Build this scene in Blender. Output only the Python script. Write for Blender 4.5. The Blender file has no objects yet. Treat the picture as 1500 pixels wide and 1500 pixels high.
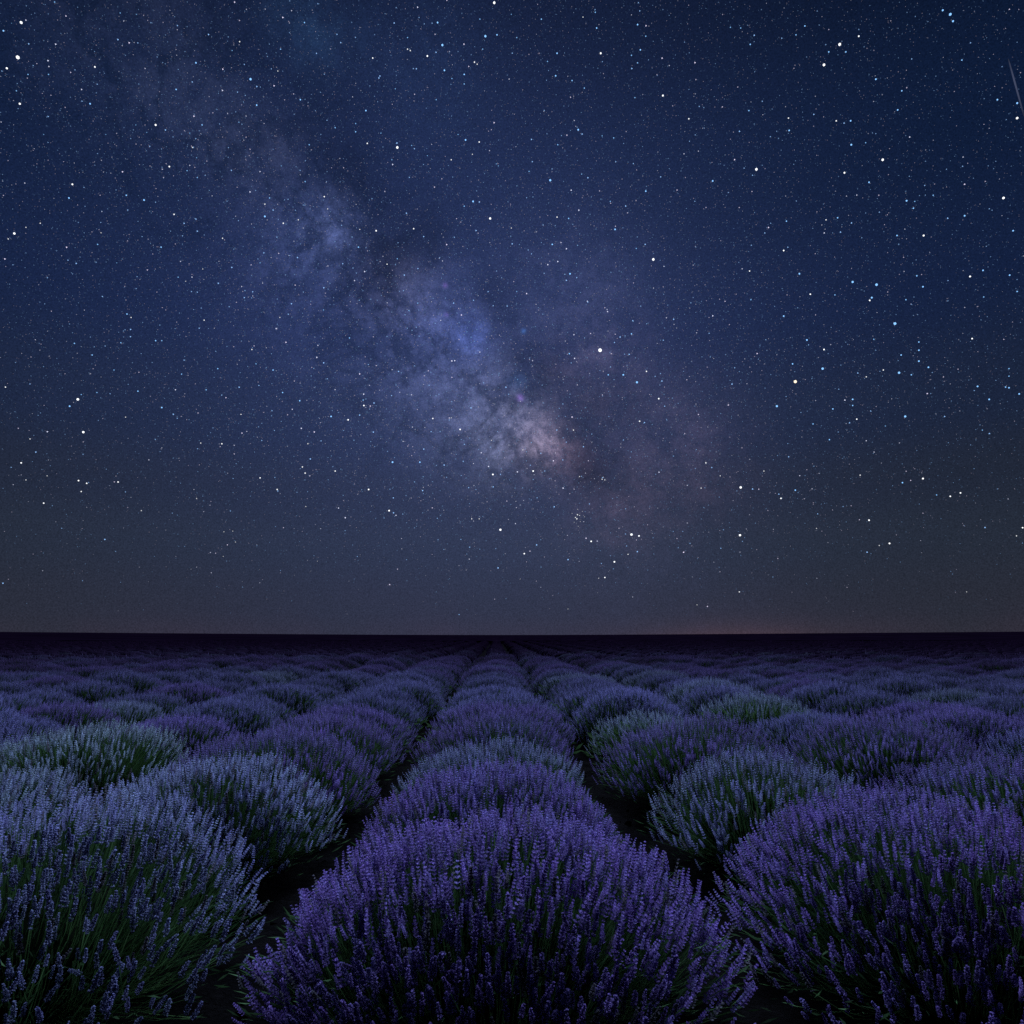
import bpy, math, random
import numpy as np
from mathutils import Vector, Matrix

scene = bpy.context.scene
COL = scene.collection
rng = np.random.default_rng(7)
random.seed(7)

# ------------------------------------------------------------------ camera
CAM_H = 1.15                      # metres above the soil
F_PX = 1040.0                     # focal length in photo pixels (1500 wide)
PITCH = math.atan(180.0 / F_PX)   # horizon sits 180 px below the centre
YAW = math.atan(23.0 / F_PX)      # rows vanish 23 px left of the centre
cd = bpy.data.cameras.new('camera')
cd.sensor_width = 36.0
cd.lens = 36.0 * F_PX / 1500.0
cd.clip_start = 0.05
cd.clip_end = 30000.0
cam = bpy.data.objects.new('camera', cd)
COL.objects.link(cam)
cam.location = (0, 0, CAM_H)
cam.rotation_euler = (math.pi / 2 + PITCH, 0, -YAW)
scene.camera = cam
CAM_M = cam.rotation_euler.to_matrix()
CAM_P = np.array([0.0, 0.0, CAM_H])


def pixel_dir(x, y):
    v = CAM_M @ Vector(((x - 750) / F_PX, -(y - 750) / F_PX, -1.0))
    return v.normalized()


# ------------------------------------------------------------------ exposure
scene.view_settings.view_transform = 'Standard'
scene.view_settings.look = 'None'
scene.view_settings.exposure = 0.45
scene.view_settings.gamma = 1.0
scene.view_settings.use_curve_mapping = False
scene.render.engine = 'CYCLES'
scene.cycles.use_denoising = False
scene.cycles.max_bounces = 4
scene.cycles.diffuse_bounces = 2
scene.cycles.transmission_bounces = 3
scene.cycles.transparent_max_bounces = 4
scene.cycles.filter_width = 1.5


def srgb(r, g, b):
    def f(c):
        c /= 255.0
        return c / 12.92 if c <= 0.04045 else ((c + 0.055) / 1.055) ** 2.4
    return (f(r), f(g), f(b), 1.0)


# ------------------------------------------------------------------ sky (world)
world = bpy.data.worlds.new('World')
scene.world = world
world.use_nodes = True
WT = world.node_tree
WT.nodes.clear()


def wn(t, **kw):
    n = WT.nodes.new(t)
    for k, v in kw.items():
        setattr(n, k, v)
    return n


def wset(sock, v):
    if isinstance(v, bpy.types.NodeSocket):
        WT.links.new(v, sock)
    else:
        sock.default_value = v


def wm(op, a, b=0.0, c=0.0, clamp=False):
    n = wn('ShaderNodeMath', operation=op, use_clamp=clamp)
    wset(n.inputs[0], a)
    wset(n.inputs[1], b)
    if op in ('MULTIPLY_ADD',):
        wset(n.inputs[2], c)
    return n.outputs[0]


def wv(op, a, b=(0, 0, 0), s=None):
    n = wn('ShaderNodeVectorMath', operation=op)
    wset(n.inputs[0], a)
    if op == 'SCALE':
        wset(n.inputs[3], s)
    else:
        wset(n.inputs[1], b)
    return n.outputs['Value'] if op == 'DOT_PRODUCT' else n.outputs['Vector']


def wnoise(vec, scale, detail=6, rough=0.6, dist=0.0):
    n = wn('ShaderNodeTexNoise')
    wset(n.inputs['Vector'], vec)
    n.inputs['Scale'].default_value = scale
    n.inputs['Detail'].default_value = detail
    n.inputs['Roughness'].default_value = rough
    n.inputs['Distortion'].default_value = dist
    return n.outputs['Fac']


tc = wn('ShaderNodeTexCoord')
DIR = wv('NORMALIZE', tc.outputs['Generated'])
sep = wn('ShaderNodeSeparateXYZ')
WT.links.new(DIR, sep.inputs[0])
# airglow by elevation
elev = wm('ARCSINE', sep.outputs['Z'])
fac = wm('DIVIDE', elev, math.pi / 2)
ramp = wn('ShaderNodeValToRGB')
WT.links.new(fac, ramp.inputs[0])
cr = ramp.color_ramp
cr.interpolation = 'EASE'
stops = [(0.0, (43, 44, 54)), (2.0, (39, 43, 54)), (7.0, (36, 43, 56)), (11.0, (31, 38, 53)), (16.0, (25, 35, 57)),
         (24.0, (17, 30, 59)), (34.0, (11, 25, 51)), (46.0, (6, 17, 37)), (60.0, (6, 15, 33)), (90.0, (5, 12, 28))]
while len(cr.elements) < len(stops):
    cr.elements.new(0.5)
for el, (deg, c) in zip(cr.elements, stops):
    el.position = deg / 90.0
for el, (deg, c) in zip(cr.elements, stops):
    el.color = srgb(*c)
base = ramp.outputs[0]

# cloud noise of the star fields, in sky coordinates
n_big = wnoise(DIR, 7.0, 5, 0.58, 0.3)
n_mid = wnoise(DIR, 22.0, 9, 0.72, 0.25)
n_fine = wnoise(DIR, 75.0, 6, 0.75)
n_grain = wnoise(DIR, 620.0, 2, 0.7)
mod = wm('MULTIPLY_ADD', n_mid, 4.6, -1.5)
mod = wm('ADD', mod, wm('MULTIPLY_ADD', n_fine, 2.6, -1.28))
mod = wm('ADD', mod, wm('MULTIPLY_ADD', n_big, 1.2, -0.6))
mod = wm('MAXIMUM', mod, 0.35)


def sky_blob(px, py, sig):
    c = pixel_dir(px, py)
    s = sig / F_PX * 0.92
    d = wv('DOT_PRODUCT', DIR, tuple(c))
    return wm('EXPONENT', wm('DIVIDE', wm('SUBTRACT', d, 1.0), s * s))


def blob_at(c, s):
    d = wv('DOT_PRODUCT', DIR, tuple(c))
    return wm('EXPONENT', wm('DIVIDE', wm('SUBTRACT', d, 1.0), s * s))


# the band as a whole: a great circle through the galactic plane, brighter towards the bulge
P1, P2 = pixel_dir(170, 60), pixel_dir(840, 760)
POLE = P1.cross(P2).normalized()
b = wv('DOT_PRODUCT', DIR, tuple(POLE))
bw = wm('ADD', b, wm('MULTIPLY_ADD', n_big, 0.16, -0.08))
band = wm('EXPONENT', wm('MULTIPLY', wm('POWER', wm('ABSOLUTE', bw), 2.0), -1.0 / (0.10 ** 2)))
glow = wv('SCALE', (0.0022, 0.0026, 0.0065), s=wm('MULTIPLY', band, mod))
# broad glow round the bulge
glow = wv('ADD', glow, wv('SCALE', (0.014, 0.021, 0.066), s=sky_blob(640, 480, 330)))
glow = wv('ADD', glow, wv('SCALE', (0.009, 0.010, 0.020), s=sky_blob(820, 620, 210)))
BLOBS = [
    (738, 638, 42, (.080, .086, .140)), (790, 650, 28, (.185, .140, .180)), (690, 590, 56, (.042, .047, .088)),
    (755, 610, 26, (.040, .036, .050)), (828, 668, 22, (.060, .034, .046)),
    (625, 550, 74, (.020, .025, .058)), (687, 494, 20, (.026, .045, .170)), (640, 470, 48, (.022, .030, .090)),
    (592, 428, 40, (.034, .036, .066)), (492, 330, 26, (.046, .060, .140)), (455, 358, 44, (.022, .030, .074)),
    (440, 430, 80, (.008, .010, .028)), (395, 235, 40, (.012, .013, .022)), (330, 190, 36, (.006, .007, .012)), (280, 140, 44, (.004, .005, .009)),
    (180, 60, 70, (.004, .005, .009)), (868, 545, 50, (.032, .024, .036)), (985, 632, 62, (.016, .012, .021)),
    (845, 430, 70, (.016, .018, .040)), (905, 735, 55, (.020, .012, .016)), (1030, 700, 50, (.012, .008, .012)),
    (455, 30, 40, (.004, .012, .028)), (620, 90, 60, (.003, .007, .020)),
]
for px, py, sg, c in BLOBS:
    glow = wv('ADD', glow, wv('SCALE', c, s=wm('MULTIPLY', sky_blob(px, py, sg), mod)))
for px, py, sg, c in [(762, 583, 3.5, (.16, .08, .34)), (652, 418, 2.5, (.08, .04, .18)), (654, 461, 2.5, (.06, .04, .17)),
                      (767, 485, 2.5, (.02, .08, .25)), (759, 558, 9, (.01, .03, .08))]:
    glow = wv('ADD', glow, wv('SCALE', c, s=sky_blob(px, py, sg)))
# dust lanes
dust = 1.0
DUST = [(560, 395, 42, .45), (612, 345, 36, .30), (800, 548, 34, .30), (850, 605, 30, .28), (720, 440, 32, .25),
        (505, 240, 40, .20), (530, 285, 24, .20), (872, 690, 28, .40), (905, 590, 30, .16), (755, 520, 22, .22), (470, 175, 40, .1)]
dn = wm('MULTIPLY_ADD', n_mid, 2.2, -0.25, clamp=True)
for px, py, sg, a in DUST:
    k = wm('MULTIPLY', wm('MULTIPLY', sky_blob(px, py, sg), a), dn)
    dust = wm('MULTIPLY', dust, wm('SUBTRACT', 1.0, k)) if not isinstance(dust, float) else wm('SUBTRACT', 1.0, k)
# thin branching dark filaments along the plane
n_lane = wnoise(DIR, 9.0, 6, 0.6, 0.4)
fil = wm('EXPONENT', wm('MULTIPLY', wm('POWER', wm('ABSOLUTE', wm('SUBTRACT', n_lane, 0.5)), 2.0), -1.0 / (0.030 ** 2)))
wide = wm('EXPONENT', wm('MULTIPLY', wm('POWER', wm('ABSOLUTE', b), 2.0), -1.0 / (0.13 ** 2)))
glow = wv('SCALE', glow, s=wm('SUBTRACT', 1.0, wm('MULTIPLY', wm('MULTIPLY', wm('MULTIPLY', fil, wide), wm('MULTIPLY_ADD', elev, 8.0, -1.1, clamp=True)), 0.42)))
# thin red skyglow hugging the horizon in two places
lowe = wm('EXPONENT', wm('MULTIPLY', wm('ABSOLUTE', elev), -70.0))
red = wm('MULTIPLY', lowe, sky_blob(1075, 925, 90))
glow2 = wv('SCALE', (0.030, 0.010, 0.006), s=red)
lowr = wm('EXPONENT', wm('MULTIPLY', wm('ABSOLUTE', elev), -28.0))
glow2 = wv('ADD', glow2, wv('SCALE', (0.006, 0.001, 0.003), s=wm('MULTIPLY', lowr, wm('MULTIPLY_ADD', n_big, 3.0, -1.0, clamp=True))))
tot = wv('SCALE', wv('ADD', base, glow), s=dust)
tot = wv('ADD', tot, glow2)
# unresolved stars: a fine grain over the whole sky
tot = wv('SCALE', tot, s=wm('MULTIPLY_ADD', n_grain, 1.5, 0.25))
bgn = wn('ShaderNodeBackground')
WT.links.new(tot, bgn.inputs['Color'])
bgn.inputs['Strength'].default_value = 2 ** -0.45
world.cycles.sampling_method = 'NONE'
wo = wn('ShaderNodeOutputWorld')
WT.links.new(bgn.outputs[0], wo.inputs['Surface'])

# ------------------------------------------------------------------ moonlight, high and soft, a little ahead of the camera
SUN_ELEV, SUN_AZ = 31.0, 5.0
sd = bpy.data.lights.new('moonlight', 'SUN')
sd.energy = 5.0
sd.angle = math.radians(14)
sd.color = (0.58, 0.70, 1.0)
so = bpy.data.objects.new('moonlight', sd)
COL.objects.link(so)
so.location = (0, 0, 30)
to_sun = Vector((math.sin(math.radians(SUN_AZ)) * math.cos(math.radians(SUN_ELEV)),
                 math.cos(math.radians(SUN_AZ)) * math.cos(math.radians(SUN_ELEV)), math.sin(math.radians(SUN_ELEV))))
so.rotation_euler = to_sun.to_track_quat('Z', 'Y').to_euler()


# ------------------------------------------------------------------ materials
def plant_material(name, rough, transl, grain_scale, grain_amt):
    m = bpy.data.materials.new(name)
    m.use_nodes = True
    t = m.node_tree
    t.nodes.clear()
    out = t.nodes.new('ShaderNodeOutputMaterial')
    at = t.nodes.new('ShaderNodeAttribute')
    at.attribute_name = 'Col'
    oi = t.nodes.new('ShaderNodeObjectInfo')
    mul = t.nodes.new('ShaderNodeMix')
    mul.data_type = 'RGBA'
    mul.blend_type = 'MULTIPLY'
    mul.inputs[0].default_value = 1.0
    t.links.new(at.outputs['Color'], mul.inputs[6])
    t.links.new(oi.outputs['Color'], mul.inputs[7])
    geo = t.nodes.new('ShaderNodeNewGeometry')
    nz = t.nodes.new('ShaderNodeTexNoise')
    nz.inputs['Scale'].default_value = grain_scale
    nz.inputs['Detail'].default_value = 3
    t.links.new(geo.outputs['Position'], nz.inputs['Vector'])
    ma = t.nodes.new('ShaderNodeMath')
    ma.operation = 'MULTIPLY_ADD'
    ma.inputs[1].default_value = grain_amt
    ma.inputs[2].default_value = 1.0 - grain_amt * 0.5
    t.links.new(nz.outputs['Fac'], ma.inputs[0])
    sc = t.nodes.new('ShaderNodeVectorMath')
    sc.operation = 'SCALE'
    t.links.new(mul.outputs[2], sc.inputs[0])
    t.links.new(ma.outputs[0], sc.inputs[3])
    p = t.nodes.new('ShaderNodeBsdfPrincipled')
    p.inputs['Roughness'].default_value = rough
    p.inputs['Specular IOR Level'].default_value = 0.0
    t.links.new(sc.outputs['Vector'], p.inputs['Base Color'])
    tr = t.nodes.new('ShaderNodeBsdfTranslucent')
    t.links.new(sc.outputs['Vector'], tr.inputs['Color'])
    mx = t.nodes.new('ShaderNodeMixShader')
    mx.inputs[0].default_value = transl
    t.links.new(p.outputs[0], mx.inputs[1])
    t.links.new(tr.outputs[0], mx.inputs[2])
    t.links.new(mx.outputs[0], out.inputs['Surface'])
    return m


M_FLOWER = plant_material('lavender_flower', 0.8, 0.30, 45.0, 0.7)
M_STEM = plant_material('lavender_stem', 0.7, 0.15, 30.0, 0.8)
M_LEAF = plant_material('lavender_leaf', 0.75, 0.15, 30.0, 0.8)


def soil_material():
    m = bpy.data.materials.new('field_soil')
    m.use_nodes = True
    t = m.node_tree
    p = t.nodes['Principled BSDF']
    geo = t.nodes.new('ShaderNodeNewGeometry')
    n1 = t.nodes.new('ShaderNodeTexNoise')
    n1.inputs['Scale'].default_value = 3.0
    n1.inputs['Detail'].default_value = 8
    n2 = t.nodes.new('ShaderNodeTexNoise')
    n2.inputs['Scale'].default_value = 38.0
    n2.inputs['Detail'].default_value = 8
    n2.inputs['Roughness'].default_value = 0.7
    for n in (n1, n2):
        t.links.new(geo.outputs['Position'], n.inputs['Vector'])
    r = t.nodes.new('ShaderNodeValToRGB')
    r.color_ramp.elements[0].position = 0.3
    r.color_ramp.elements[0].color = (0.003, 0.003, 0.0035, 1)
    r.color_ramp.elements[1].position = 0.75
    r.color_ramp.elements[1].color = (0.009, 0.0085, 0.009, 1)
    t.links.new(n1.outputs['Fac'], r.inputs[0])
    t.links.new(r.outputs[0], p.inputs['Base Color'])
    p.inputs['Roughness'].default_value = 0.95
    p.inputs['Specular IOR Level'].default_value = 0.0
    bp = t.nodes.new('ShaderNodeBump')
    bp.inputs['Strength'].default_value = 0.9
    bp.inputs['Distance'].default_value = 0.03
    t.links.new(n2.outputs['Fac'], bp.inputs['Height'])
    t.links.new(bp.outputs[0], p.inputs['Normal'])
    return m


M_SOIL = soil_material()


def star_material():
    m = bpy.data.materials.new('star_light')
    m.use_nodes = True
    t = m.node_tree
    t.nodes.clear()
    out = t.nodes.new('ShaderNodeOutputMaterial')
    at = t.nodes.new('ShaderNodeAttribute')
    at.attribute_name = 'Col'
    oi = t.nodes.new('ShaderNodeObjectInfo')
    mul = t.nodes.new('ShaderNodeVectorMath')
    mul.operation = 'MULTIPLY'
    t.links.new(at.outputs['Color'], mul.inputs[0])
    t.links.new(oi.outputs['Color'], mul.inputs[1])
    e = t.nodes.new('ShaderNodeEmission')
    e.inputs['Strength'].default_value = 2 ** -0.45
    t.links.new(mul.outputs[0], e.inputs['Color'])
    t.links.new(e.outputs[0], out.inputs['Surface'])
    m.cycles.emission_sampling = 'NONE'
    return m


M_STAR = star_material()


# ------------------------------------------------------------------ mesh helpers
def mesh_from(name, V, T, C, mat):
    me = bpy.data.meshes.new(name)
    V = np.ascontiguousarray(V, dtype=np.float32)
    T = np.ascontiguousarray(T, dtype=np.int32)
    me.vertices.add(len(V))
    me.vertices.foreach_set('co', V.ravel())
    me.loops.add(T.size)
    me.loops.foreach_set('vertex_index', T.ravel())
    me.polygons.add(len(T))
    me.polygons.foreach_set('loop_start', np.arange(0, T.size, 3, dtype=np.int32))
    me.polygons.foreach_set('loop_total', np.full(len(T), 3, dtype=np.int32))
    if C is not None:
        ca = me.color_attributes.new('Col', 'FLOAT_COLOR', 'POINT')
        c4 = np.ones((len(V), 4), np.float32)
        c4[:, :3] = C
        ca.data.foreach_set('color', c4.ravel())
    me.materials.append(mat)
    me.update(calc_edges=True)
    return me


def link(name, data, parent=None, kind=None):
    o = bpy.data.objects.new(name, data)
    COL.objects.link(o)
    if parent is not None:
        o.parent = parent
    if kind:
        o['kind'] = kind
    return o


def stamp(V, T, C, pos, rot, scl, tint):
    """copies of a template: pos (M,3), rot (M,3,3), scl (M,3), tint (M,3)"""
    M, n = len(pos), len(V)
    W = np.einsum('mij,mnj->mni', rot, V[None] * scl[:, None, :]) + pos[:, None, :]
    CC = C[None] * tint[:, None, :]
    TT = T[None] + (np.arange(M) * n)[:, None, None]
    return W.reshape(-1, 3), TT.reshape(-1, 3), CC.reshape(-1, 3)


def cat(parts):
    Vs, Ts, Cs, o = [], [], [], 0
    for V, T, C in parts:
        Vs.append(V)
        Ts.append(T + o)
        Cs.append(C)
        o += len(V)
    return np.concatenate(Vs), np.concatenate(Ts), np.concatenate(Cs)


def frames(axis, roll):
    """rotation matrices whose local z is axis"""
    z = axis / np.linalg.norm(axis, axis=1, keepdims=True)
    ref = np.where(np.abs(z[:, 2:3]) > 0.95, np.array([[1.0, 0, 0]]), np.array([[0, 0, 1.0]]))
    x = np.cross(ref, z)
    x /= np.linalg.norm(x, axis=1, keepdims=True)
    y = np.cross(z, x)
    c, s = np.cos(roll)[:, None], np.sin(roll)[:, None]
    return np.stack([x * c + y * s, -x * s + y * c, z], axis=2)


# ------------------------------------------------------------------ flower spike templates (unit length along z)
def spike(seed, whorls, florets, style):
    r = np.random.default_rng(seed)
    V, T, C = [], [], []

    def add(vs, ts, cs):
        o = len(V)
        V.extend(vs)
        T.extend([[a + o, b_ + o, c_ + o] for a, b_, c_ in ts])
        C.extend(cs)
    # rachis
    g = (0.45, 0.55, 0.40)
    ring = [(0.018 * math.cos(a), 0.018 * math.sin(a)) for a in (0, 2.09, 4.19)]
    add([(x, y, -0.02) for x, y in ring] + [(0, 0, 0.98)], [(0, 1, 3), (1, 2, 3), (2, 0, 3)], [g] * 4)
    zs = [0.03] + list(np.linspace(0.20, 0.93, whorls - 1))
    bend = r.uniform(-0.06, 0.06, 2)
    for k, z in enumerate(zs):
        t = z
        R = 0.155 * (0.80 + 0.35 * math.sin(math.pi * min(1, 0.15 + 0.75 * t))) * (1 - 0.42 * t ** 2.2)
        a0 = r.uniform(0, 6.28)
        z += r.uniform(-0.015, 0.015)
        cx, cy = bend * z * z
        for j in range(florets):
            a = a0 + 6.2832 * j / florets + r.uniform(-0.25, 0.25)
            el = r.uniform(0.35, 0.75) + 0.45 * t
            L = R * r.uniform(0.8, 1.18)
            d = np.array([math.cos(a) * math.cos(el), math.sin(a) * math.cos(el), math.sin(el)])
            p0 = np.array([cx + 0.01 * math.cos(a), cy + 0.01 * math.sin(a), z])
            p1 = p0 + d * L
            side = np.array([-math.sin(a), math.cos(a), 0])
            up = np.cross(d, side)
            w = 0.040 * (1 - 0.2 * t)
            m = p0 + d * L * 0.62
            sh = r.uniform(0.60, 1.0) * {'full': 0.70, 'fold': 1.12}.get(style, 1.05) * (0.80 + 0.40 * t)
            c = (sh, sh * r.uniform(0.92, 1.0), sh)
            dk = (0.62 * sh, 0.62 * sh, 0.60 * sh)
            if style == 'full':
                ms = [m + w * (math.cos(q) * side + math.sin(q) * up) for q in (0.5, 2.6, 4.7)]
                add([tuple(p0), *[tuple(x) for x in ms], tuple(p1)],
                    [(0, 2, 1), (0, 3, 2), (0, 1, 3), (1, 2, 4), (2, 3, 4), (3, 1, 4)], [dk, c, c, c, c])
                if r.random() < 0.42:      # an open corolla: two lobes
                    q = p1 + d * 0.015
                    li = 1.3
                    cc = (sh * li, sh * li, sh * li)
                    add([tuple(p1 - d * 0.02), tuple(q + side * 0.05 + up * 0.03), tuple(q + up * 0.055), tuple(q - side * 0.05 + up * 0.03), tuple(q - up * 0.045)],
                        [(0, 1, 2), (0, 2, 3), (0, 3, 4), (0, 4, 1)], [cc] * 5)
            elif style == 'fold':
                add([tuple(p0), tuple(m + side * w * 1.75 - up * w * .3), tuple(p1 + d * .015), tuple(m - side * w * 1.75 + up * w * .5)],
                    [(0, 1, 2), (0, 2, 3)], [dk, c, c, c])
            else:
                w2 = w * 1.9
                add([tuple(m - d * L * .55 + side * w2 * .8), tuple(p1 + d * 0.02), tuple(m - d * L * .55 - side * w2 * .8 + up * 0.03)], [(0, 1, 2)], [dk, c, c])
    # tip tuft
    add([(bend[0] + .045, bend[1], .93), (bend[0] - .02, bend[1] + .04, .93), (bend[0] - .02, bend[1] - .04, .93), (bend[0], bend[1], 1.03)],
        [(0, 1, 3), (1, 2, 3), (2, 0, 3)], [(0.85, 0.8, 0.85)] * 4)
    return np.array(V), np.array(T), np.array(C)


SP_FULL = [spike(10 + i, 8 + i % 3, 6 + i % 2, 'full') for i in range(10)]
SP_FOLD = [spike(40 + i, 6 + i % 2, 5, 'fold') for i in range(8)]
SP_LOW = [spike(70 + i, 6, 4, 'low') for i in range(4)]
ME_FULL = [mesh_from('flower_spike', *s, M_FLOWER) for s in SP_FULL]
ME_FOLD = [mesh_from('flower_spike', *s, M_FLOWER) for s in SP_FOLD]

# ------------------------------------------------------------------ lavender colours (as the flowers are, save the dark painted into far rows)
VIOLET = np.array([0.310, 0.215, 0.610])
PERI = np.array([0.310, 0.320, 0.630])
PALE = np.array([0.470, 0.570, 0.770])
SAGE = np.array([0.440, 0.580, 0.640])
FAR_DARK = np.array([0.130, 0.060, 0.200])  # tone the far plants darken towards, a painted loss of light
DULL = np.array([0.090, 0.095, 0.240])
CLASS = {'violet': VIOLET, 'periwinkle': PERI, 'pale': PALE, 'sage': SAGE, 'plum': FAR_DARK, 'dull': DULL}
GREEN = np.array([0.055, 0.128, 0.046])


def smooth_noise(p, seed):
    r = np.random.default_rng(seed)
    v = np.zeros(len(p))
    for k in range(6):
        d = r.normal(size=p.shape[1]) * (2.0 + 1.2 * k)
        v += np.sin(p @ d + r.uniform(0, 6.28)) / (1 + 0.5 * k)
    return v / 2.2


def dome(r, a, b_, H, n, shrink=(0.86, 1.02), lump=0.07, seed=0, zlow=0.10, bias=0.85):
    ph = r.uniform(0, 2 * math.pi, n)
    cz = zlow + (1 - zlow) * r.random(n) ** bias
    sz = np.sqrt(1 - cz * cz)
    U = np.stack([np.cos(ph) * sz, np.sin(ph) * sz, cz], 1)
    f = r.uniform(shrink[0], shrink[1], n) * (1 + lump * smooth_noise(U, seed + 5))
    # squarer shoulders than an ellipsoid
    zz = cz ** 0.78
    return np.stack([U[:, 0] * a * f, U[:, 1] * b_ * f, zz * H * f], 1), U


def bush_parts(seed, a, b_, H, n, kind, lod, length=0.066, tint2=None, world_xy=(0, 0)):
    """spike transforms + stem and leaf geometry of one bush, about its own base"""
    r = np.random.default_rng(seed)
    tip, U = dome(r, a, b_, H, n, seed=seed, lump=0.10, zlow=0.12, bias=0.68)
    org = tip * np.array([0.70, 0.70, 0]) + np.array([0, 0, -0.16])
    ax = tip - org
    ax /= np.linalg.norm(ax, axis=1, keepdims=True)
    ax += r.normal(scale=0.10, size=ax.shape) * np.where(r.random((n, 1)) < 0.15, 2.6, 1.15)
    ax[:, 2] = np.maximum(ax[:, 2], 0.15)
    ax /= np.linalg.norm(ax, axis=1, keepdims=True)
    L = length * r.uniform(0.62, 1.22, n)
    base = tip - ax * L[:, None]
    base[:, 2] = np.maximum(base[:, 2], 0.03)
    wid = L * r.uniform(0.78, 1.05, n) * np.where(L > length, 0.88, 1.05)
    scl = np.stack([wid, wid, L], 1)
    rot = frames(ax, r.uniform(0, 6.28, n))
    # colours: patches of fresher and paler bloom, single spikes vary
    c0 = CLASS[kind]
    W = np.concatenate([tip[:, :2] + np.array(world_xy), tip[:, 2:]], 1)
    k = 0.5 + 0.5 * smooth_noise(W * 0.9, 99)
    k = np.clip(k + r.normal(scale=0.22, size=n), 0, 1)[:, None]
    other = CLASS[tint2] if tint2 else (PALE if kind in ('violet', 'periwinkle') else PERI)
    col = c0 * (1 - 0.75 * k) + other * (0.75 * k)
    col = col * r.uniform(0.72, 1.18, (n, 1))
    faded = r.random(n) < 0.10
    col[faded] = np.array([0.20, 0.20, 0.24]) * r.uniform(0.6, 1.1, (faded.sum(), 1))
    # stems
    segs = 3 if lod == 0 else (2 if lod == 1 else 1)
    extra = r.integers(0, n, int(n * (0.45 if lod < 2 else 0.2)))
    sb = np.concatenate([base, base[extra] * r.uniform(0.75, 0.97, (len(extra), 1))])
    sa = np.concatenate([ax, ax[extra]])
    m = len(sb)
    s0 = sb * np.array([0.33, 0.33, 0]) + r.normal(scale=0.03, size=(m, 3)) * np.array([1, 1, 0]) + np.array([0, 0, 0.03])
    ln = np.linalg.norm(sb - s0, axis=1, keepdims=True)
    s1 = sb - sa * ln * 0.55
    s1[:, 2] = np.maximum(s1[:, 2], 0.03)
    side = np.cross(sa, r.normal(size=(m, 3)))
    side /= np.linalg.norm(side, axis=1, keepdims=True)
    w = 0.0013 if lod == 0 else (0.0018 if lod == 1 else 0.003)
    ring = []
    for q in range(segs + 1):
        t = q / segs
        p = (1 - t) ** 2 * s0 + 2 * t * (1 - t) * s1 + t * t * (sb + sa * 0.004)
        ring += [p - side * w, p + side * w]
    SV = np.stack(ring, 1).reshape(-1, 3)
    idx = []
    for q in range(segs):
        i = 2 * q
        idx += [[i, i + 1, i + 3], [i, i + 3, i + 2]]
    ST = (np.array(idx)[None] + (np.arange(m) * (2 * segs + 2))[:, None, None]).reshape(-1, 3)
    gcol = GREEN * r.uniform(0.6, 1.5, (m, 1)) * np.array([1, 1, 1]) + r.uniform(0, 0.02, (m, 1)) * np.array([1, 0.6, 0.2])
    SC = np.repeat(gcol, 2 * segs + 2, axis=0)
    # narrow leaves through the lower mound, and a dark core added inside to stop light leaking through
    nl = 4200 if lod == 0 else (2400 if lod == 1 else 1000)
    lp, lu = dome(r, a * 1.0, b_ * 0.92, H * 0.74, nl, shrink=(0.35, 1.0), seed=seed, zlow=0.02)
    ld = lp * np.array([1, 1, 0.6]) + r.normal(scale=0.16, size=lp.shape) + np.array([0, 0, 0.22])
    lr = frames(ld, r.uniform(0, 6.28, nl))
    LVt = np.array([[0, 0, 0], [0.055, 0.02, 0.45], [-0.055, 0.02, 0.5], [0, -0.04, 1.0]])
    LTt = np.array([[0, 1, 2], [1, 3, 2]])
    ll = r.uniform(0.035, 0.075, nl) * (1 if lod < 2 else 1.5)
    leaf = stamp(LVt, LTt, np.ones((4, 3)), lp, lr, np.stack([ll * (1 if lod < 2 else 2.2), ll, ll], 1), GREEN * r.uniform(0.5, 1.35, (nl, 1)) + r.uniform(0, .03, (nl, 1)))
    nu, nv = 18, 6
    HV, HT = [], []
    for i in range(nv):
        th = (i + 0.35) / nv * math.pi / 2
        for j in range(nu):
            p = 2 * math.pi * j / nu
            u = np.array([math.cos(p) * math.cos(th), math.sin(p) * math.cos(th), math.sin(th) ** 0.8])
            f = 0.52 * (1 + 0.10 * math.sin(3 * p + seed) * math.cos(2 * th + seed) + r.uniform(-.05, .05))
            HV.append([u[0] * a * f, u[1] * b_ * f, u[2] * H * f - (0.04 if i == 0 else 0)])
    HV.append([0, 0, H * 0.5])
    for i in range(nv - 1):
        for j in range(nu):
            j2 = (j + 1) % nu
            q = [i * nu + j, i * nu + j2, (i + 1) * nu + j2, (i + 1) * nu + j]
            HT += [[q[0], q[1], q[2]], [q[0], q[2], q[3]]]
    for j in range(nu):
        HT.append([(nv - 1) * nu + j, (nv - 1) * nu + (j + 1) % nu, nv * nu])
    HV = np.array(HV)
    dark_core = (HV, np.array(HT), np.tile(np.array([[0.008, 0.012, 0.007]]), (len(HV), 1)))
    return dict(base=base, rot=rot, scl=scl, col=col, tip=tip, ax=ax, stems=(SV, ST, SC), leaf=cat([leaf, dark_core]))


def stamp_spikes(P, sel, temps, rseed):
    r = np.random.default_rng(rseed)
    which = r.integers(0, len(temps), len(sel))
    parts = []
    for w in range(len(temps)):
        s = sel[which == w]
        if len(s):
            parts.append(stamp(*temps[w], P['base'][s], P['rot'][s], P['scl'][s], P['col'][s]))
    return cat(parts)


# ------------------------------------------------------------------ ground
def ground_z(x, y):
    rise = np.sqrt(x * x + (0.22 * y) ** 2) - 0.22 * np.abs(y)
    s = np.clip((np.hypot(x, y) - 90.0) / 260.0, 0, 1)
    s = s * s * (3 - 2 * s)
    return 0.0085 * rise * s


ROW = 1.45


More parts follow.
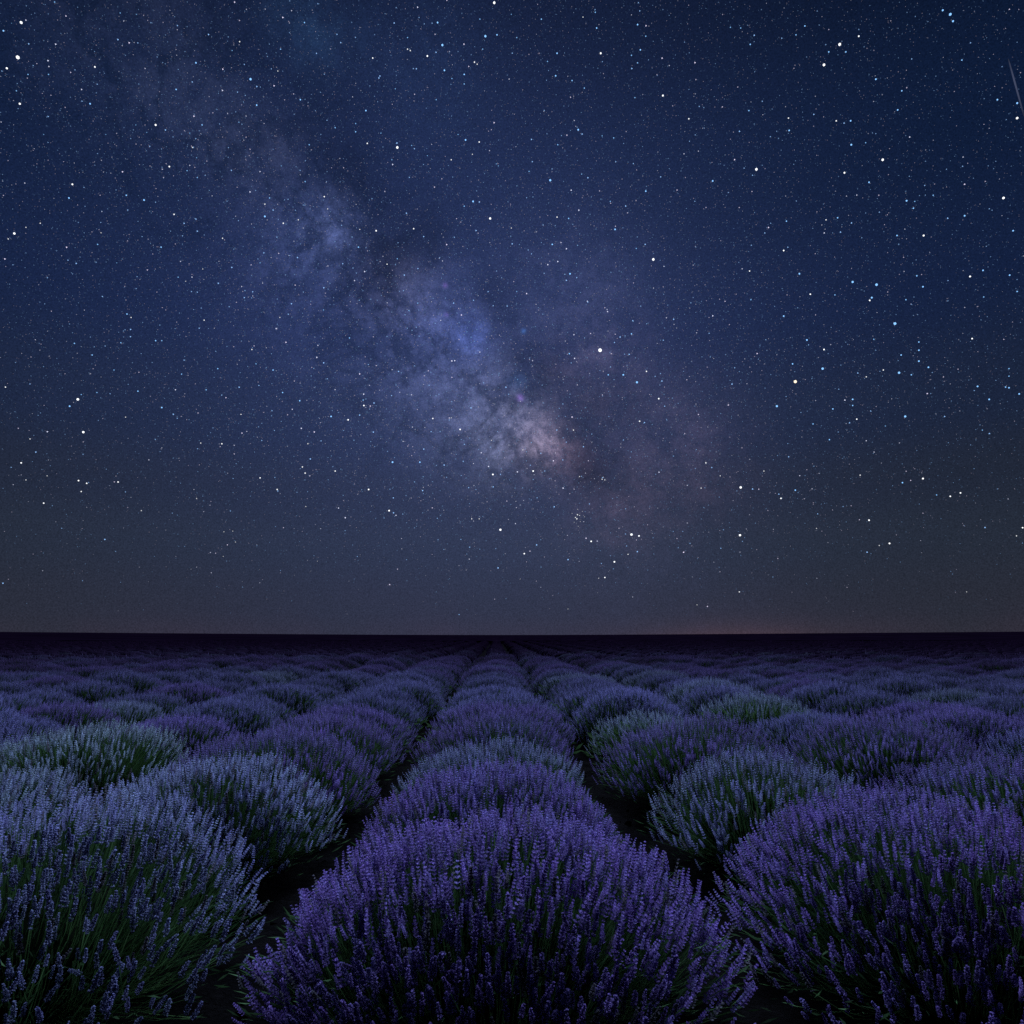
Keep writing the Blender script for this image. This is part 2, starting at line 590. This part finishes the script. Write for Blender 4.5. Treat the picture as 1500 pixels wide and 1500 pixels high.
def build_ground():
    near = np.arange(-6, 6.001, 0.09)
    ys = np.concatenate([-np.geomspace(6000, 2, 22), np.arange(-1.5, 0.5, 0.25), np.arange(0.5, 9.0, 0.09), np.geomspace(9.2, 6000, 70)])
    xs = np.concatenate([-np.geomspace(6000, 6.3, 60), near, np.geomspace(6.3, 6000, 60)])
    X, Y = np.meshgrid(xs, ys)
    Z = ground_z(X, Y)
    r = np.random.default_rng(3)
    close = (np.abs(X) < 6.01) & (Y > 0.4) & (Y < 9)
    # slightly hilled rows with a trodden furrow between, and clods
    d = np.abs((X + ROW / 2) % ROW - ROW / 2)          # distance from the row line
    hill = 0.035 * np.cos(np.pi * np.minimum(d / (ROW / 2), 1.0))
    bump = r.normal(scale=0.010, size=X.shape) * close
    fade = np.clip(1 - (np.hypot(X, Y) - 30) / 40, 0, 1)
    Z = Z + hill * fade * (np.abs(X) < 6.2) * 0 + bump - 0.012
    V = np.stack([X, Y, Z], 2).reshape(-1, 3)
    ny, nx = X.shape
    i = (np.arange(ny - 1)[:, None] * nx + np.arange(nx - 1)[None]).ravel()
    T = np.concatenate([np.stack([i, i + 1, i + nx + 1], 1), np.stack([i, i + nx + 1, i + nx], 1)])
    o = link('ground', mesh_from('ground', V, T, None, M_SOIL), kind='structure')
    o['label'] = 'dark bare soil running between the lavender rows to the horizon'
    o['category'] = 'ground'
    # loose clods in the furrows
    pos = []
    for row in range(-3, 3):
        m = 120
        x = (row + 0.5) * ROW + r.normal(scale=0.16, size=m)
        y = 1.2 + 9.0 * r.random(m) ** 1.3
        pos.append(np.stack([x, y, np.full(m, -0.008)], 1))
    pos = np.concatenate(pos)
    m = len(pos)
    OV = np.array([[1, 0, 0], [-1, .2, 0], [0, 1, .1], [.1, -1, 0], [.2, 0, .8], [0, .1, -.6]], float)
    OT = np.array([[0, 2, 4], [2, 1, 4], [1, 3, 4], [3, 0, 4], [2, 0, 5], [1, 2, 5], [3, 1, 5], [0, 3, 5]])
    s = 0.006 + 0.028 * r.random((m, 1)) ** 3
    rot = frames(r.normal(size=(m, 3)) * 0.4 + np.array([0, 0, 1]), r.uniform(0, 6.28, m))
    V, T, C = stamp(OV, OT, np.ones((6, 3)), pos, rot, s * r.uniform(0.6, 1.3, (m, 3)), np.ones((m, 3)))
    c = link('soil_clods', mesh_from('soil_clods', V, T, None, M_SOIL), kind='stuff')
    c['label'] = 'loose dark soil clods scattered in the furrows'
    c['category'] = 'soil'


build_ground()

# ------------------------------------------------------------------ where the bushes stand: (row, y, class, second colour, a, b, H, n)
NEAR = [
    # row, x offset, y, class, 2nd, a, b, H, spikes, label
    (0, -.02, 2.52, 'violet', 'periwinkle', .78, .86, .53, 1800, 'wide deep violet lavender bush with tall spikes, at the front end of the middle row'),
    (0, 0.00, 3.72, 'violet', 'periwinkle', .67, .76, .52, 1400, 'violet blue lavender bush in the middle row, just before the frosty pale one'),
    (0, -.02, 4.92, 'pale', 'periwinkle', .66, .72, .49, 950, 'pale frosty blue lavender bush with green stems showing, in the middle row'),
    (0, 0.00, 6.05, 'periwinkle', 'violet', .67, .78, .52, 1250, 'blue violet lavender bush just behind the frosty pale one in the middle row'),
    (-1, -.16, 2.62, 'periwinkle', 'pale', .76, 1.02, .55, 1350, 'big loose lavender bush with dark green stems and bluish spikes, first in its row'),
    (-1, -.05, 3.92, 'pale', 'periwinkle', .66, .76, .52, 1150, 'silvery pale blue lavender bush directly behind the big loose green-stemmed one'),
    (-1, 0.00, 4.95, 'violet', 'periwinkle', .70, .80, .54, 1200, 'violet lavender bush directly behind the silvery pale blue one'),
    (-1, 0.00, 6.15, 'violet', 'periwinkle', .67, .82, .54, 1250, 'violet lavender bush second behind the silvery pale blue one in its row'),
    (1, 0.16, 2.62, 'violet', 'periwinkle', .80, 1.04, .54, 2000, 'broad dense violet lavender bush, first in the row right of the middle'),
    (1, 0.03, 4.05, 'periwinkle', 'pale', .68, .80, .52, 800, 'blue lavender bush with a green flank behind the broad violet one'),
    (1, 0.02, 5.40, 'periwinkle', 'violet', .71, .82, .57, 1000, 'rounded blue lavender bush with green stems at its foot, beside the frosty pale one'),
    (2, 0.02, 4.15, 'periwinkle', 'violet', .70, .82, .46, 1250, 'dull blue lavender bush next to the broad dense violet one'),
    (2, 0.05, 5.45, 'violet', 'periwinkle', .72, .88, .56, 1350, 'large violet lavender bush two rows from the middle, in front of the sage one'),
    (-2, 0.00, 4.10, 'periwinkle', 'sage', .66, .78, .46, 1100, 'bluish green lavender bush in the row beyond the big loose one'),
    (-2, -.06, 5.40, 'sage', 'pale', .70, .84, .54, 850, 'pale sage green lavender bush with few flowers, a row beyond the silvery pale one'),
]
SPECIAL = {  # further bushes whose colour stands out: (row, y) -> class
    (1, 6.75): ('sage', 'rounded sage green lavender bush behind the rounded blue one'),
    (1, 7.9): ('periwinkle', None), (2, 6.75): ('periwinkle', None),
    (2, 7.95): ('sage', 'bright sage green lavender bush, hardly in bloom, behind the large violet one'),
    (-2, 6.65): ('violet', 'bright violet lavender bush behind the pale sage green one'),
    (-1, 7.3): ('violet', None), (-1, 8.4): ('periwinkle', None), (0, 7.15): ('violet', None), (0, 8.25): ('periwinkle', None),
}
GROUP = 'lavender bushes planted in rows'
n_in_view = 0


def facing_score(P, loc):
    """which spikes of a bush show largest in the photograph"""
    w = P['tip'] + np.array(loc)
    v = CAM_P - w
    d = np.linalg.norm(v, axis=1)
    nrm = P['tip'] * np.array([1.4, 1.4, 3.2]) + np.array([0, 0, 0.1])
    nrm /= np.linalg.norm(nrm, axis=1, keepdims=True)
    face = np.einsum('ij,ij->i', nrm, v / d[:, None])
    rel = (np.array(CAM_M).T @ (w - CAM_P).T).T
    px = -rel[:, 0] / rel[:, 2] * F_PX
    py = -rel[:, 1] / rel[:, 2] * F_PX
    inside = (np.abs(px) < 745) & (np.abs(py) < 745) & (rel[:, 2] < 0)
    vis = inside & (face > 0.02)
    return vis, d


def near_bush(i, spec):
    row, xo, y, kind, second, a, b_, H, n, label = spec
    n = int(n * 1.55)
    b_ *= 1.08
    a *= 1.04
    loc = (row * ROW + xo, y, -0.01)
    e = link('lavender_bush', None)
    e.location = loc
    e['label'] = label
    e['category'] = 'lavender'
    e['group'] = GROUP
    d = math.hypot(loc[0], y)
    lod = 0 if d < 4.3 else 1
    P = bush_parts(1000 + 17 * i, a, b_, H, n, kind, lod, tint2=second, world_xy=loc[:2], length=0.066 if row == 0 or lod else 0.058)
    vis, dist = facing_score(P, loc)
    order = np.where(vis)[0]
    r = np.random.default_rng(i)
    if len(order) > 300:     # those nearest the camera, mixed with the crest
        key = dist[order] + r.uniform(0, 0.25, len(order))
        order = order[np.argsort(key)[:300]]
    rest = np.setdiff1d(np.arange(n), order)
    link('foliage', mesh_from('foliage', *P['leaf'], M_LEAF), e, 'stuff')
    link('stem_tuft', mesh_from('stem_tuft', *P['stems'], M_STEM), e, 'stuff')
    link('flower_head', mesh_from('flower_head', *stamp_spikes(P, rest, SP_FOLD if lod == 0 else SP_LOW, i), M_FLOWER), e, 'stuff')
    pool = ME_FULL if d < 4.3 else ME_FOLD
    for k in order:
        o = bpy.data.objects.new('flower_spike', pool[int(r.integers(len(pool)))])
        o.parent = e
        m = Matrix(P['rot'][k].tolist()) @ Matrix.Diagonal(Vector(P['scl'][k].tolist()))
        m = m.to_4x4()
        m.translation = P['base'][k].tolist()
        o.matrix_local = m
        c = P['col'][k]
        o.color = (float(c[0]), float(c[1]), float(c[2]), 1.0)
        COL.objects.link(o)


for i, s in enumerate(NEAR):
    near_bush(i, s)

# ------------------------------------------------------------------ shared bushes further back
VAR = []
for v in range(7):
    r = np.random.default_rng(500 + v)
    n = 2000 if v < 5 else 1100
    CLASS['white'] = np.array([1.0, 1.0, 1.0])
    P = bush_parts(3000 + 31 * v, r.uniform(.65, .70), r.uniform(.80, .90), r.uniform(.49, .55), n, 'white', 2, tint2='white', length=0.075)
    P['col'] = np.random.default_rng(v).uniform(0.70, 1.2, (n, 1)) * np.ones((n, 3))
    VAR.append((mesh_from('foliage', *P['leaf'], M_LEAF), mesh_from('stem_tuft', *P['stems'], M_STEM),
                mesh_from('flower_head', *stamp_spikes(P, np.arange(n), SP_LOW, v), M_FLOWER)))

LOOK = {'violet': 'violet', 'periwinkle': 'blue', 'pale': 'pale', 'sage': 'green', 'plum': 'plum'}
ORD = ['', 'first', 'second', 'third', 'fourth', 'fifth', 'sixth', 'seventh', 'eighth', 'ninth', 'tenth', 'eleventh', 'twelfth', 'thirteenth',
       'fourteenth', 'fifteenth', 'sixteenth', 'seventeenth', 'eighteenth', 'nineteenth', 'twentieth']


def row_words(row):
    if row == 0:
        return 'in the middle row'
    return ORD[min(20, abs(row))] + ' row ' + ('right' if row > 0 else 'left') + ' of the middle'


spots = []
near_max = {}
for s in NEAR:
    near_max[s[0]] = max(near_max.get(s[0], 0), s[2])
for (row, y) in SPECIAL:
    near_max[row] = max(near_max.get(row, 0), y)
for (row, y), (kind, lab) in SPECIAL.items():
    spots.append((row * ROW + rng.uniform(-.04, .04), y, kind, lab))
for row in range(-58, 59):
    y = near_max.get(row, None)
    if y is None:
        y = max(2.5, abs(row) * ROW / 0.84 - 1.5) + rng.uniform(0, 1.2)
    while y < 95:
        y += 1.00 + rng.uniform(-0.16, 0.18)
        x = row * ROW + rng.normal(scale=0.05)
        if abs(x) > 0.80 * y + 1.5:
            continue
        spots.append((x, y, None, None))
for row in (-2, 2):                       # the front of the outer rows, just beyond the frame
    for y in (1.85, 2.95):
        spots.append((row * ROW, y, 'periwinkle', None))
spots.sort(key=lambda s: math.hypot(s[0], s[1]))


def patch(x, y):
    return float(smooth_noise(np.array([[x * 0.16, y * 0.16]]), 12)[0])


FAR = []
count = len(NEAR)
PLAN = []
for x, y, kind, lab in spots:
    d = math.hypot(x, y)
    falloff = 1.0 - math.exp(-max(0.0, d - 8.0) / 14.0)       # light falling off towards the horizon, painted into the plant colours
    if kind is None:
        q = patch(x, y) + rng.normal(scale=0.45)
        kind = 'violet' if q > 0.05 else ('periwinkle' if q > -0.95 else ('pale' if q > -1.35 else 'sage'))
        if rng.random() < falloff * 1.5 - 0.6:
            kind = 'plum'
    PLAN.append((x, y, kind, lab, falloff, round(x / ROW)))
ALONG = {}
for s in NEAR:
    ALONG.setdefault(s[0], []).append((s[2], s[3]))
for x, y, kind, lab, falloff, row in PLAN:
    ALONG.setdefault(row, []).append((y, kind))
for row in ALONG:
    ALONG[row].sort()
for x, y, kind, lab, falloff, row in PLAN:
    c = (CLASS[kind] * 0.6 + CLASS['periwinkle'] * 0.4) * (1 - falloff) + FAR_DARK * 0.22 * falloff
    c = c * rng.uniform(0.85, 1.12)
    if lab is None:
        seq = ALONG[row]
        k = [q for q, _ in seq].index(y)
        lab = LOOK[kind] + ' lavender bush'
        if 0 < k < len(seq) - 1:
            lab += ' between a ' + LOOK[seq[k - 1][1]] + ' and a ' + LOOK[seq[k + 1][1]] + ' one'
        lab += ', ' + row_words(row)
    if count >= 300:
        FAR.append((x, y, c * 0.7))  # darkened further, for the self-shade these coarse bushes lack
        continue
    count += 1
    v = int(rng.integers(5)) if kind != 'sage' else 5 + int(rng.integers(2))
    e = link('lavender_bush', None)
    e.location = (x, y, -0.01)
    e.rotation_euler = (0, 0, rng.uniform(-0.2, 0.2) + (math.pi if rng.random() < 0.5 else 0))
    sc = rng.uniform(0.88, 1.08)
    e.scale = (sc, sc, sc * rng.uniform(0.92, 1.08))
    e['label'] = lab
    e['category'] = 'lavender'
    e['group'] = GROUP
    fo, st, fl = VAR[v]
    g = 1.0 - 0.85 * falloff  # leaf and stem colours carry the same painted falloff
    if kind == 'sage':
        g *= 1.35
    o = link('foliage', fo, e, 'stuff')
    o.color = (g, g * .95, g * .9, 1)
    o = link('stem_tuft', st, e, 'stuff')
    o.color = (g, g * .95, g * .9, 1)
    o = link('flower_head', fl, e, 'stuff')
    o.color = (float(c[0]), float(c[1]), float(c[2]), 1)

# the rest of the field, bushes too far off to tell apart
fv, fs = [], []
r = np.random.default_rng(77)
TV = np.array([[.5, 0, 0], [-.25, .43, 0], [-.25, -.43, 0], [0, 0, 1.0]])
TT_ = np.array([[0, 1, 3], [1, 2, 3], [2, 0, 3]])
TC = np.array([[.7, .7, .7], [.7, .7, .7], [.7, .7, .7], [1, 1, 1]])
HVt, HTt = [], []
for i in range(3):
    for k in range(9):
        a_ = 2 * math.pi * k / 9
        th = (0.0, 0.6, 1.15)[i]
        HVt.append([math.cos(a_) * math.cos(th), math.sin(a_) * math.cos(th), math.sin(th) ** .8])
HVt.append([0, 0, 1.0])
for i in range(2):
    for k in range(9):
        k2 = (k + 1) % 9
        HTt += [[i * 9 + k, i * 9 + k2, i * 9 + 9 + k2], [i * 9 + k, i * 9 + 9 + k2, i * 9 + 9 + k]]
for k in range(9):
    HTt.append([18 + k, 18 + (k + 1) % 9, 27])
HVt, HTt = np.array(HVt), np.array(HTt)
parts = []
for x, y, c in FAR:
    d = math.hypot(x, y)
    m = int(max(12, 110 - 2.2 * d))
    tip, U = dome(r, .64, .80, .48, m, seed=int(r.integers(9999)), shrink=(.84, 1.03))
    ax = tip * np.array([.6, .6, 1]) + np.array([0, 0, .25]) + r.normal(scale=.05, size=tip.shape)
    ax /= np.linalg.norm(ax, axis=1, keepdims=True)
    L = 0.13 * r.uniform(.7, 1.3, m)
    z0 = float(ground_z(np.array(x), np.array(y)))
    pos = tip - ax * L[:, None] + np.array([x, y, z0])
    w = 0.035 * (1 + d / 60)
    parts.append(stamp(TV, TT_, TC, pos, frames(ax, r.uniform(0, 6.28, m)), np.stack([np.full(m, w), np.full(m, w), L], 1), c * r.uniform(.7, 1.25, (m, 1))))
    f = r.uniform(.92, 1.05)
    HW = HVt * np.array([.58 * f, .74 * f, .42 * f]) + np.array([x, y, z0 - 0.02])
    parts.append((HW, HTt, np.tile(c * .45, (len(HW), 1))))  # hull colour darkened in place of shade between the spikes
# beyond that the rows close up into one uneven carpet, near black painted in for the dim horizon
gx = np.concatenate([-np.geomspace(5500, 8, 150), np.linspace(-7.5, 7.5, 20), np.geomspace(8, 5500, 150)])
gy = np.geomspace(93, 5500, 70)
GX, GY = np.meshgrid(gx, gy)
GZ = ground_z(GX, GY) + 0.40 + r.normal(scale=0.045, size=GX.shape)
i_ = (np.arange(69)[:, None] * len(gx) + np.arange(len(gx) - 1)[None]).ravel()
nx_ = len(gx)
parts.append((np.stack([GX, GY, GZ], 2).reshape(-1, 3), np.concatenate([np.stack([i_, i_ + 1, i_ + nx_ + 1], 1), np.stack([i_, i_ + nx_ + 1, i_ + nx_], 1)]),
              FAR_DARK * 0.05 * r.uniform(.6, 1.3, (GX.size, 1))))
if parts:
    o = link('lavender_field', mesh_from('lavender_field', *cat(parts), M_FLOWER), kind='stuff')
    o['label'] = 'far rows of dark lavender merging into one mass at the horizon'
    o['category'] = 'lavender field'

# ------------------------------------------------------------------ stars
STAR_R = 9000.0
ICO_V, ICO_T = [], []
g_ = (1 + 5 ** .5) / 2
for s1 in (-1, 1):
    for s2 in (-g_, g_):
        ICO_V += [(0, s1, s2), (s1, s2, 0), (s2, 0, s1)]
ICO_V = np.array(ICO_V) / math.hypot(1, g_)
for i in range(12):
    for j in range(i + 1, 12):
        for k in range(j + 1, 12):
            e_ = 2 / math.hypot(1, g_) + 1e-4
            if all(np.linalg.norm(ICO_V[p] - ICO_V[q]) < e_ for p, q in ((i, j), (j, k), (i, k))):
                n_ = np.cross(ICO_V[j] - ICO_V[i], ICO_V[k] - ICO_V[i])
                ICO_T.append((i, j, k) if n_ @ ICO_V[i] > 0 else (i, k, j))
ICO_T = np.array(ICO_T)
ST_W = '''31,33,3 26,84,4 10,100,2.5 139,98,2 29,152,2.5 228,183,2.5 282,216,1.5 248,244,2 106,270,2.2 255,314,1.8 59,327,1.5 21,342,2.6
38,333,1.4 12,350,1.5 148,341,1.3 326,349,1.6 297,394,1.3 388,299,1.6 415,327,1.8 437,322,1.5 475,288,1.8 480,306,1.4 351,61,1.6 407,104,1.4
299,469,1.6 410,465,1.4 272,412,1.2 724,4,3 626,82,2.2 597,72,1.6 601,74,1.6 546,85,1.8 854,25,1.4 880,78,2.4 971,140,2.4 538,210,1.8 582,216,2.9
661,234,1.6 702,208,1.8 692,226,1.4 718,320,2.6 551,338,2 606,335,1.8 527,336,1.4 749,334,1.4 816,318,1.7 957,380,3 567,387,1.6 695,91,1.8
699,94,1.5 1230,65,3.2 1207,95,3 1258,53,2 1225,177,1.8 1293,234,2.8 1237,253,2.3 1108,248,3 1155,173,1.7 1490,173,2.6 1470,290,2.8 1353,345,2.4
1210,322,1.6 1148,367,2 1098,397,1.8 1274,440,2 1421,405,2.3 1424,496,2 1187,431,2 1009,174,1.8 1294,542,1.7 1269,552,1.6 1207,512,2.1 1255,614,1.9
1085,714,2.9 1144,730,2 1352,701,2.5 1407,722,2 1392,727,2 1034,678,1.7 1084,784,2.8 1273,762,2.2 1303,796,2.3 1288,799,1.4 1260,696,1.6 1083,867,1.6
1021,886,1.2 1196,774,1.3 1498,773,2 1489,785,1.5 1416,867,1.2 1119,690,1.5 1055,697,1.4 1027,715,1.5 879,513,4.4 947,544,1.8 965,584,2 937,617,1.8
840,630,1.6 781,690,2.2 722,695,2.3 674,629,2 661,612,1.3 540,717,2.1 570,748,2.3 733,776,2.7 768,811,2 866,793,2.2 925,783,2.9 936,785,2.2 900,823,2.3
886,846,1.9 877,847,1.2 691,760,1.5 702,760,1.4 510,615,2 533,594,2 634,613,1.8 920,812,1.5 832,892,1.1 762,848,1 849,698,1.4 766,659,1.4 720,645,1.3
114,585,3 122,633,2.8 31,678,2 44,643,1.5 8,567,1.7 115,704,2 127,708,1.9 119,720,1.7 173,706,1.9 64,737,1.9 38,703,1.4 69,697,1.3 207,748,1.4
184,611,1.4 325,650,1.8 294,649,1.5 369,512,1.6 353,607,1.5 381,700,1.8 406,717,1.8 443,684,1.7 447,693,1.8 491,690,1.8 451,650,1.5 448,742,1.3 328,779,1.2
341,778,1.2 345,794,1.2 327,815,1.1 465,822,1 288,730,1.3 192,465,1.5 846,754,1.6 843,758,1.5 849,755,1.3 853,749,1 845,760,1.7 850,764,1 838,752,1 847,771,1 841,765,1 856,757,1 846,746,1 882,702,1.5 886,703,1.4 884,699,1.1'''
ST_B = '''5,45,2 41,109,1.5 71,109,1.5 132,152,2 24,133,1.5 215,194,1.2 199,183,1.2 64,197,1.2 155,197,1.2 296,183,1.7 278,195,1.3 274,250,1.5 289,260,1.5
288,231,1.3 101,290,2 185,286,1.8 211,293,2.2 143,358,1.6 236,362,1.8 261,406,1.5 171,385,1.2 381,385,1.4 388,317,2.4 395,290,1.6 447,266,1.6 287,92,2
258,131,1.8 367,116,2.7 340,74,1.3 446,33,1.7 176,19,1.4 200,21,1.2 376,154,2 440,146,1.9 350,179,1.4 453,212,1.6 412,243,1.3 411,72,1.6 80,3,1.5 17,34,1
491,187,1.6 186,460,1.8 474,454,1.4 641,33,2.2 648,66,2.6 711,53,2.7 728,51,1.9 703,28,1.5 597,55,1.5 651,103,2.2 680,109,1.9 680,123,1.6 662,115,1.5
707,72,1.5 793,28,1.7 757,55,1.5 749,21,1.3 872,18,1.6 874,41,1.9 934,36,2 946,53,1.6 938,73,1.9 925,81,1.6 934,92,1.6 816,78,2 802,90,1.5 814,111,2
838,118,1.7 856,129,1.6 930,143,1.5 579,130,1.4 639,146,1.5 536,162,2 521,181,1.5 521,193,1.7 558,195,1.4 603,213,1.4 682,205,2.2 671,197,1.4 626,228,1.3
574,234,1.4 727,240,1.3 730,243,1.3 847,190,2.3 817,212,1.6 899,202,1.6 882,199,1.4 775,251,1.5 806,264,2.6 852,255,1.4 946,280,2 894,295,1.5 693,295,2.4
680,302,1.6 545,291,1.3 525,362,1.8 833,320,1.7 901,336,2.2 809,358,2 932,364,1.5 835,401,2.3 582,379,1.5 612,444,1.5 599,455,1.5 925,489,1.8 757,427,1.4
512,495,1.7 1214,76,1.8 1239,76,1.8 1381,15,2.3 1392,21,3 1396,31,2.4 1179,38,1.8 1166,51,1.6 1085,41,1.5 1070,40,1.5 1099,65,1.8 1283,116,2.1 1321,133,1.8
1315,161,1.9 1246,177,2 1247,212,2.4 1268,209,1.5 1273,267,2 1044,265,2.2 1156,191,2 1097,162,1.7 1461,146,2 1490,151,2.3 1409,88,1.7 1413,316,2.1 1484,338,2
1328,294,2.3 1338,305,1.8 1340,295,1.5 1367,286,1.6 1314,345,1.9 1227,319,1.8 1152,324,1.8 1171,401,2.3 1249,413,2.6 1284,417,3 1277,436,2.4 1343,404,1.8
1352,420,2.1 1311,474,3.3 1148,463,2.1 1440,396,2 1479,403,2 1490,427,1.8 1441,435,1.6 1327,439,1.7 1100,439,1.6 1223,432,1.6 1182,498,2.3 1205,540,2.9
1138,595,2.6 1161,533,2 1280,497,1.6 1317,546,2.8 1346,529,2.2 1360,538,2.2 1346,513,2 1346,501,1.8 1320,520,1.9 1335,549,1.8 1249,585,2.2 1249,594,1.8
1220,599,1.9 1326,610,2.6 1191,621,1.7 1215,644,1.8 1297,624,1.4 1432,566,2.2 1449,585,2.2 1478,568,2 1473,567,1.8 1493,577,2.1 1478,551,1.6 1478,540,1.6
1439,630,1.5 1165,718,2 1322,707,2 1372,725,1.6 834,518,1.8 933,560,2.6 913,549,2.3 891,549,1.8 575,677,2.5 615,677,2 532,586,1.6 102,595,2.2 119,578,1.5
142,575,1.5 202,573,1.8 237,597,2 135,520,1.7 109,503,1.7 177,502,1.6 228,499,1.8 237,499,1.6 266,548,1.6 167,542,1.5 302,571,1.6 319,540,1.7 400,542,1.8
375,533,1.5 414,575,1.8 439,587,1.9 485,610,2.2 684,486,1.2 690,494,1.3 695,500,1.2 680,490,1.1 758,556,1.2 762,560,1.1 755,553,1'''
stars = []
for txt, fam in ((ST_W, 'white'), (ST_B, 'blue')):
    for w in txt.split():
        x, y, v = map(float, w.split(','))
        stars.append((x, y, v, fam))
stars.append((1165, 559, 3.9, 'orange'))
PX_M = STAR_R / F_PX
TINT = {'white': np.array([0.94, 0.97, 1.0]), 'blue': np.array([0.24, 0.54, 1.0]), 'orange': np.array([1.0, 0.86, 0.66])}
STAR_LABEL = {'white': 'bright white star shining in the night sky', 'blue': 'bright icy blue star shining in the night sky',
              'orange': 'bright warm orange star to the right of the galactic core'}
star_mesh = mesh_from('star', ICO_V, ICO_T, np.ones((12, 3)), M_STAR)
sp, ss, sc_ = [], [], []
for x, y, v, fam in stars:
    d = pixel_dir(x, y)
    ang = math.cos(math.atan(math.hypot(x - 750, y - 750) / F_PX))
    rad = v * 0.56 * PX_M * ang
    lum = min(1.5 if fam == 'white' else 1.35, 0.48 * v ** 1.6)
    c = TINT[fam] * lum
    p = np.array(d) * STAR_R + CAM_P
    if v >= 2.6:
        o = link('star', star_mesh)
        o.location = p.tolist()
        o.scale = (rad * 1.12,) * 3
        o.color = (float(c[0]), float(c[1]), float(c[2]), 1)
        lab = STAR_LABEL[fam]
        if (x, y) == (879, 513):
            lab = 'brightest white star, beside the warm cloud right of the Milky Way lane'
        o['label'] = lab
        o['category'] = 'star'
        o['group'] = 'bright stars'
    else:
        sp.append(p)
        ss.append(rad)
        sc_.append(c)
big = stamp(ICO_V, ICO_T, np.ones((12, 3)), np.array(sp), np.tile(np.eye(3), (len(sp), 1, 1)), np.array(ss)[:, None] * np.ones((1, 3)), np.array(sc_))

# faint stars over the whole dome, crowded along the galactic plane, thinned near the horizon by the air
r = np.random.default_rng(21)
U = r.normal(size=(900000, 3))
U /= np.linalg.norm(U, axis=1, keepdims=True)
U = U[U[:, 2] > 0.0]
el_ = np.degrees(np.arcsin(U[:, 2]))
lat = U @ np.array(POLE)
core = np.array(pixel_dir(700, 560))
cg = np.exp((U @ core - 1) / (0.33 ** 2))
dens = 0.42 + 0.36 * np.exp(-(lat / 0.17) ** 2) + 0.30 * cg
for px, py, sg, c in BLOBS:
    dens += 0.9 * (c[2] / 0.08) * 0.25 * np.exp((U @ np.array(pixel_dir(px, py)) - 1) / ((sg / F_PX) ** 2))
for px, py, sg, a in DUST:
    dens *= 1 - 0.7 * a * np.exp((U @ np.array(pixel_dir(px, py)) - 1) / ((sg / F_PX) ** 2))
dens *= np.clip((el_ - 1.0) / 15.0, 0, 1) ** 1.1
keep = (r.random(len(U)) < dens) & (U @ np.array(pixel_dir(750, 600)) > 0.35)
U = U[keep]
n = len(U)
mag = np.minimum(r.pareto(3.6, n), 4.0) / 4.0
rad = (0.62 + 0.75 * mag) * PX_M * 0.72 * np.maximum(0.7, U @ np.array(pixel_dir(750, 750)))
lum = 0.125 + 1.0 * mag
warm = r.random((n, 1))
fc = np.where(warm < 0.62, np.array([[0.30, 0.55, 1.0]]), np.where(warm < 0.8, np.array([[0.72, 0.76, 1.0]]), np.array([[0.80, 0.74, 1.0]]))) * lum[:, None]
TET_V = np.array([[1, 1, 1], [1, -1, -1], [-1, 1, -1], [-1, -1, 1]]) * 0.8
TET_T = np.array([[0, 1, 2], [0, 3, 1], [0, 2, 3], [1, 3, 2]])
small = stamp(TET_V, TET_T, np.ones((4, 3)), U * STAR_R + CAM_P, np.tile(np.eye(3), (n, 1, 1)), rad[:, None] * np.ones((1, 3)), fc)
so_ = link('starfield', mesh_from('starfield', *cat([big, small]), M_STAR), kind='stuff')
so_['label'] = 'thousands of faint blue and white stars filling the night sky'
so_['category'] = 'stars'

# a faint meteor streak high on the right
p0, p1 = pixel_dir(1477, 86), pixel_dir(1500, 170)
a_ = np.array(p0) * STAR_R * 0.98 + CAM_P
b_2 = np.array(p1) * STAR_R * 0.98 + CAM_P
ax = b_2 - a_
Lm = np.linalg.norm(ax)
R3 = frames(ax[None], np.zeros(1))[0]
MV, MT, MC = [], [], []
prof = [(0, .3, .1), (.08, .6, .5), (.35, .9, 1.0), (.6, .85, .9), (.85, .7, .5), (1.0, .4, .1)]
for t, w, br in prof:
    for q in range(6):
        an = q * math.pi / 3
        MV.append(R3 @ np.array([math.cos(an) * w * 0.85 * PX_M, math.sin(an) * w * 0.85 * PX_M, t * Lm]) + a_)
        MC.append(np.array([0.055, 0.068, 0.125]) * (0.30 + 0.70 * br))
for i in range(len(prof) - 1):
    for q in range(6):
        q2 = (q + 1) % 6
        MT += [[i * 6 + q, i * 6 + q2, i * 6 + 6 + q2], [i * 6 + q, i * 6 + 6 + q2, i * 6 + 6 + q]]
o = link('meteor', mesh_from('meteor', np.array(MV), np.array(MT), np.array(MC), M_STAR))
o['label'] = 'faint grey blue meteor streak slanting down the sky'
o['category'] = 'meteor'
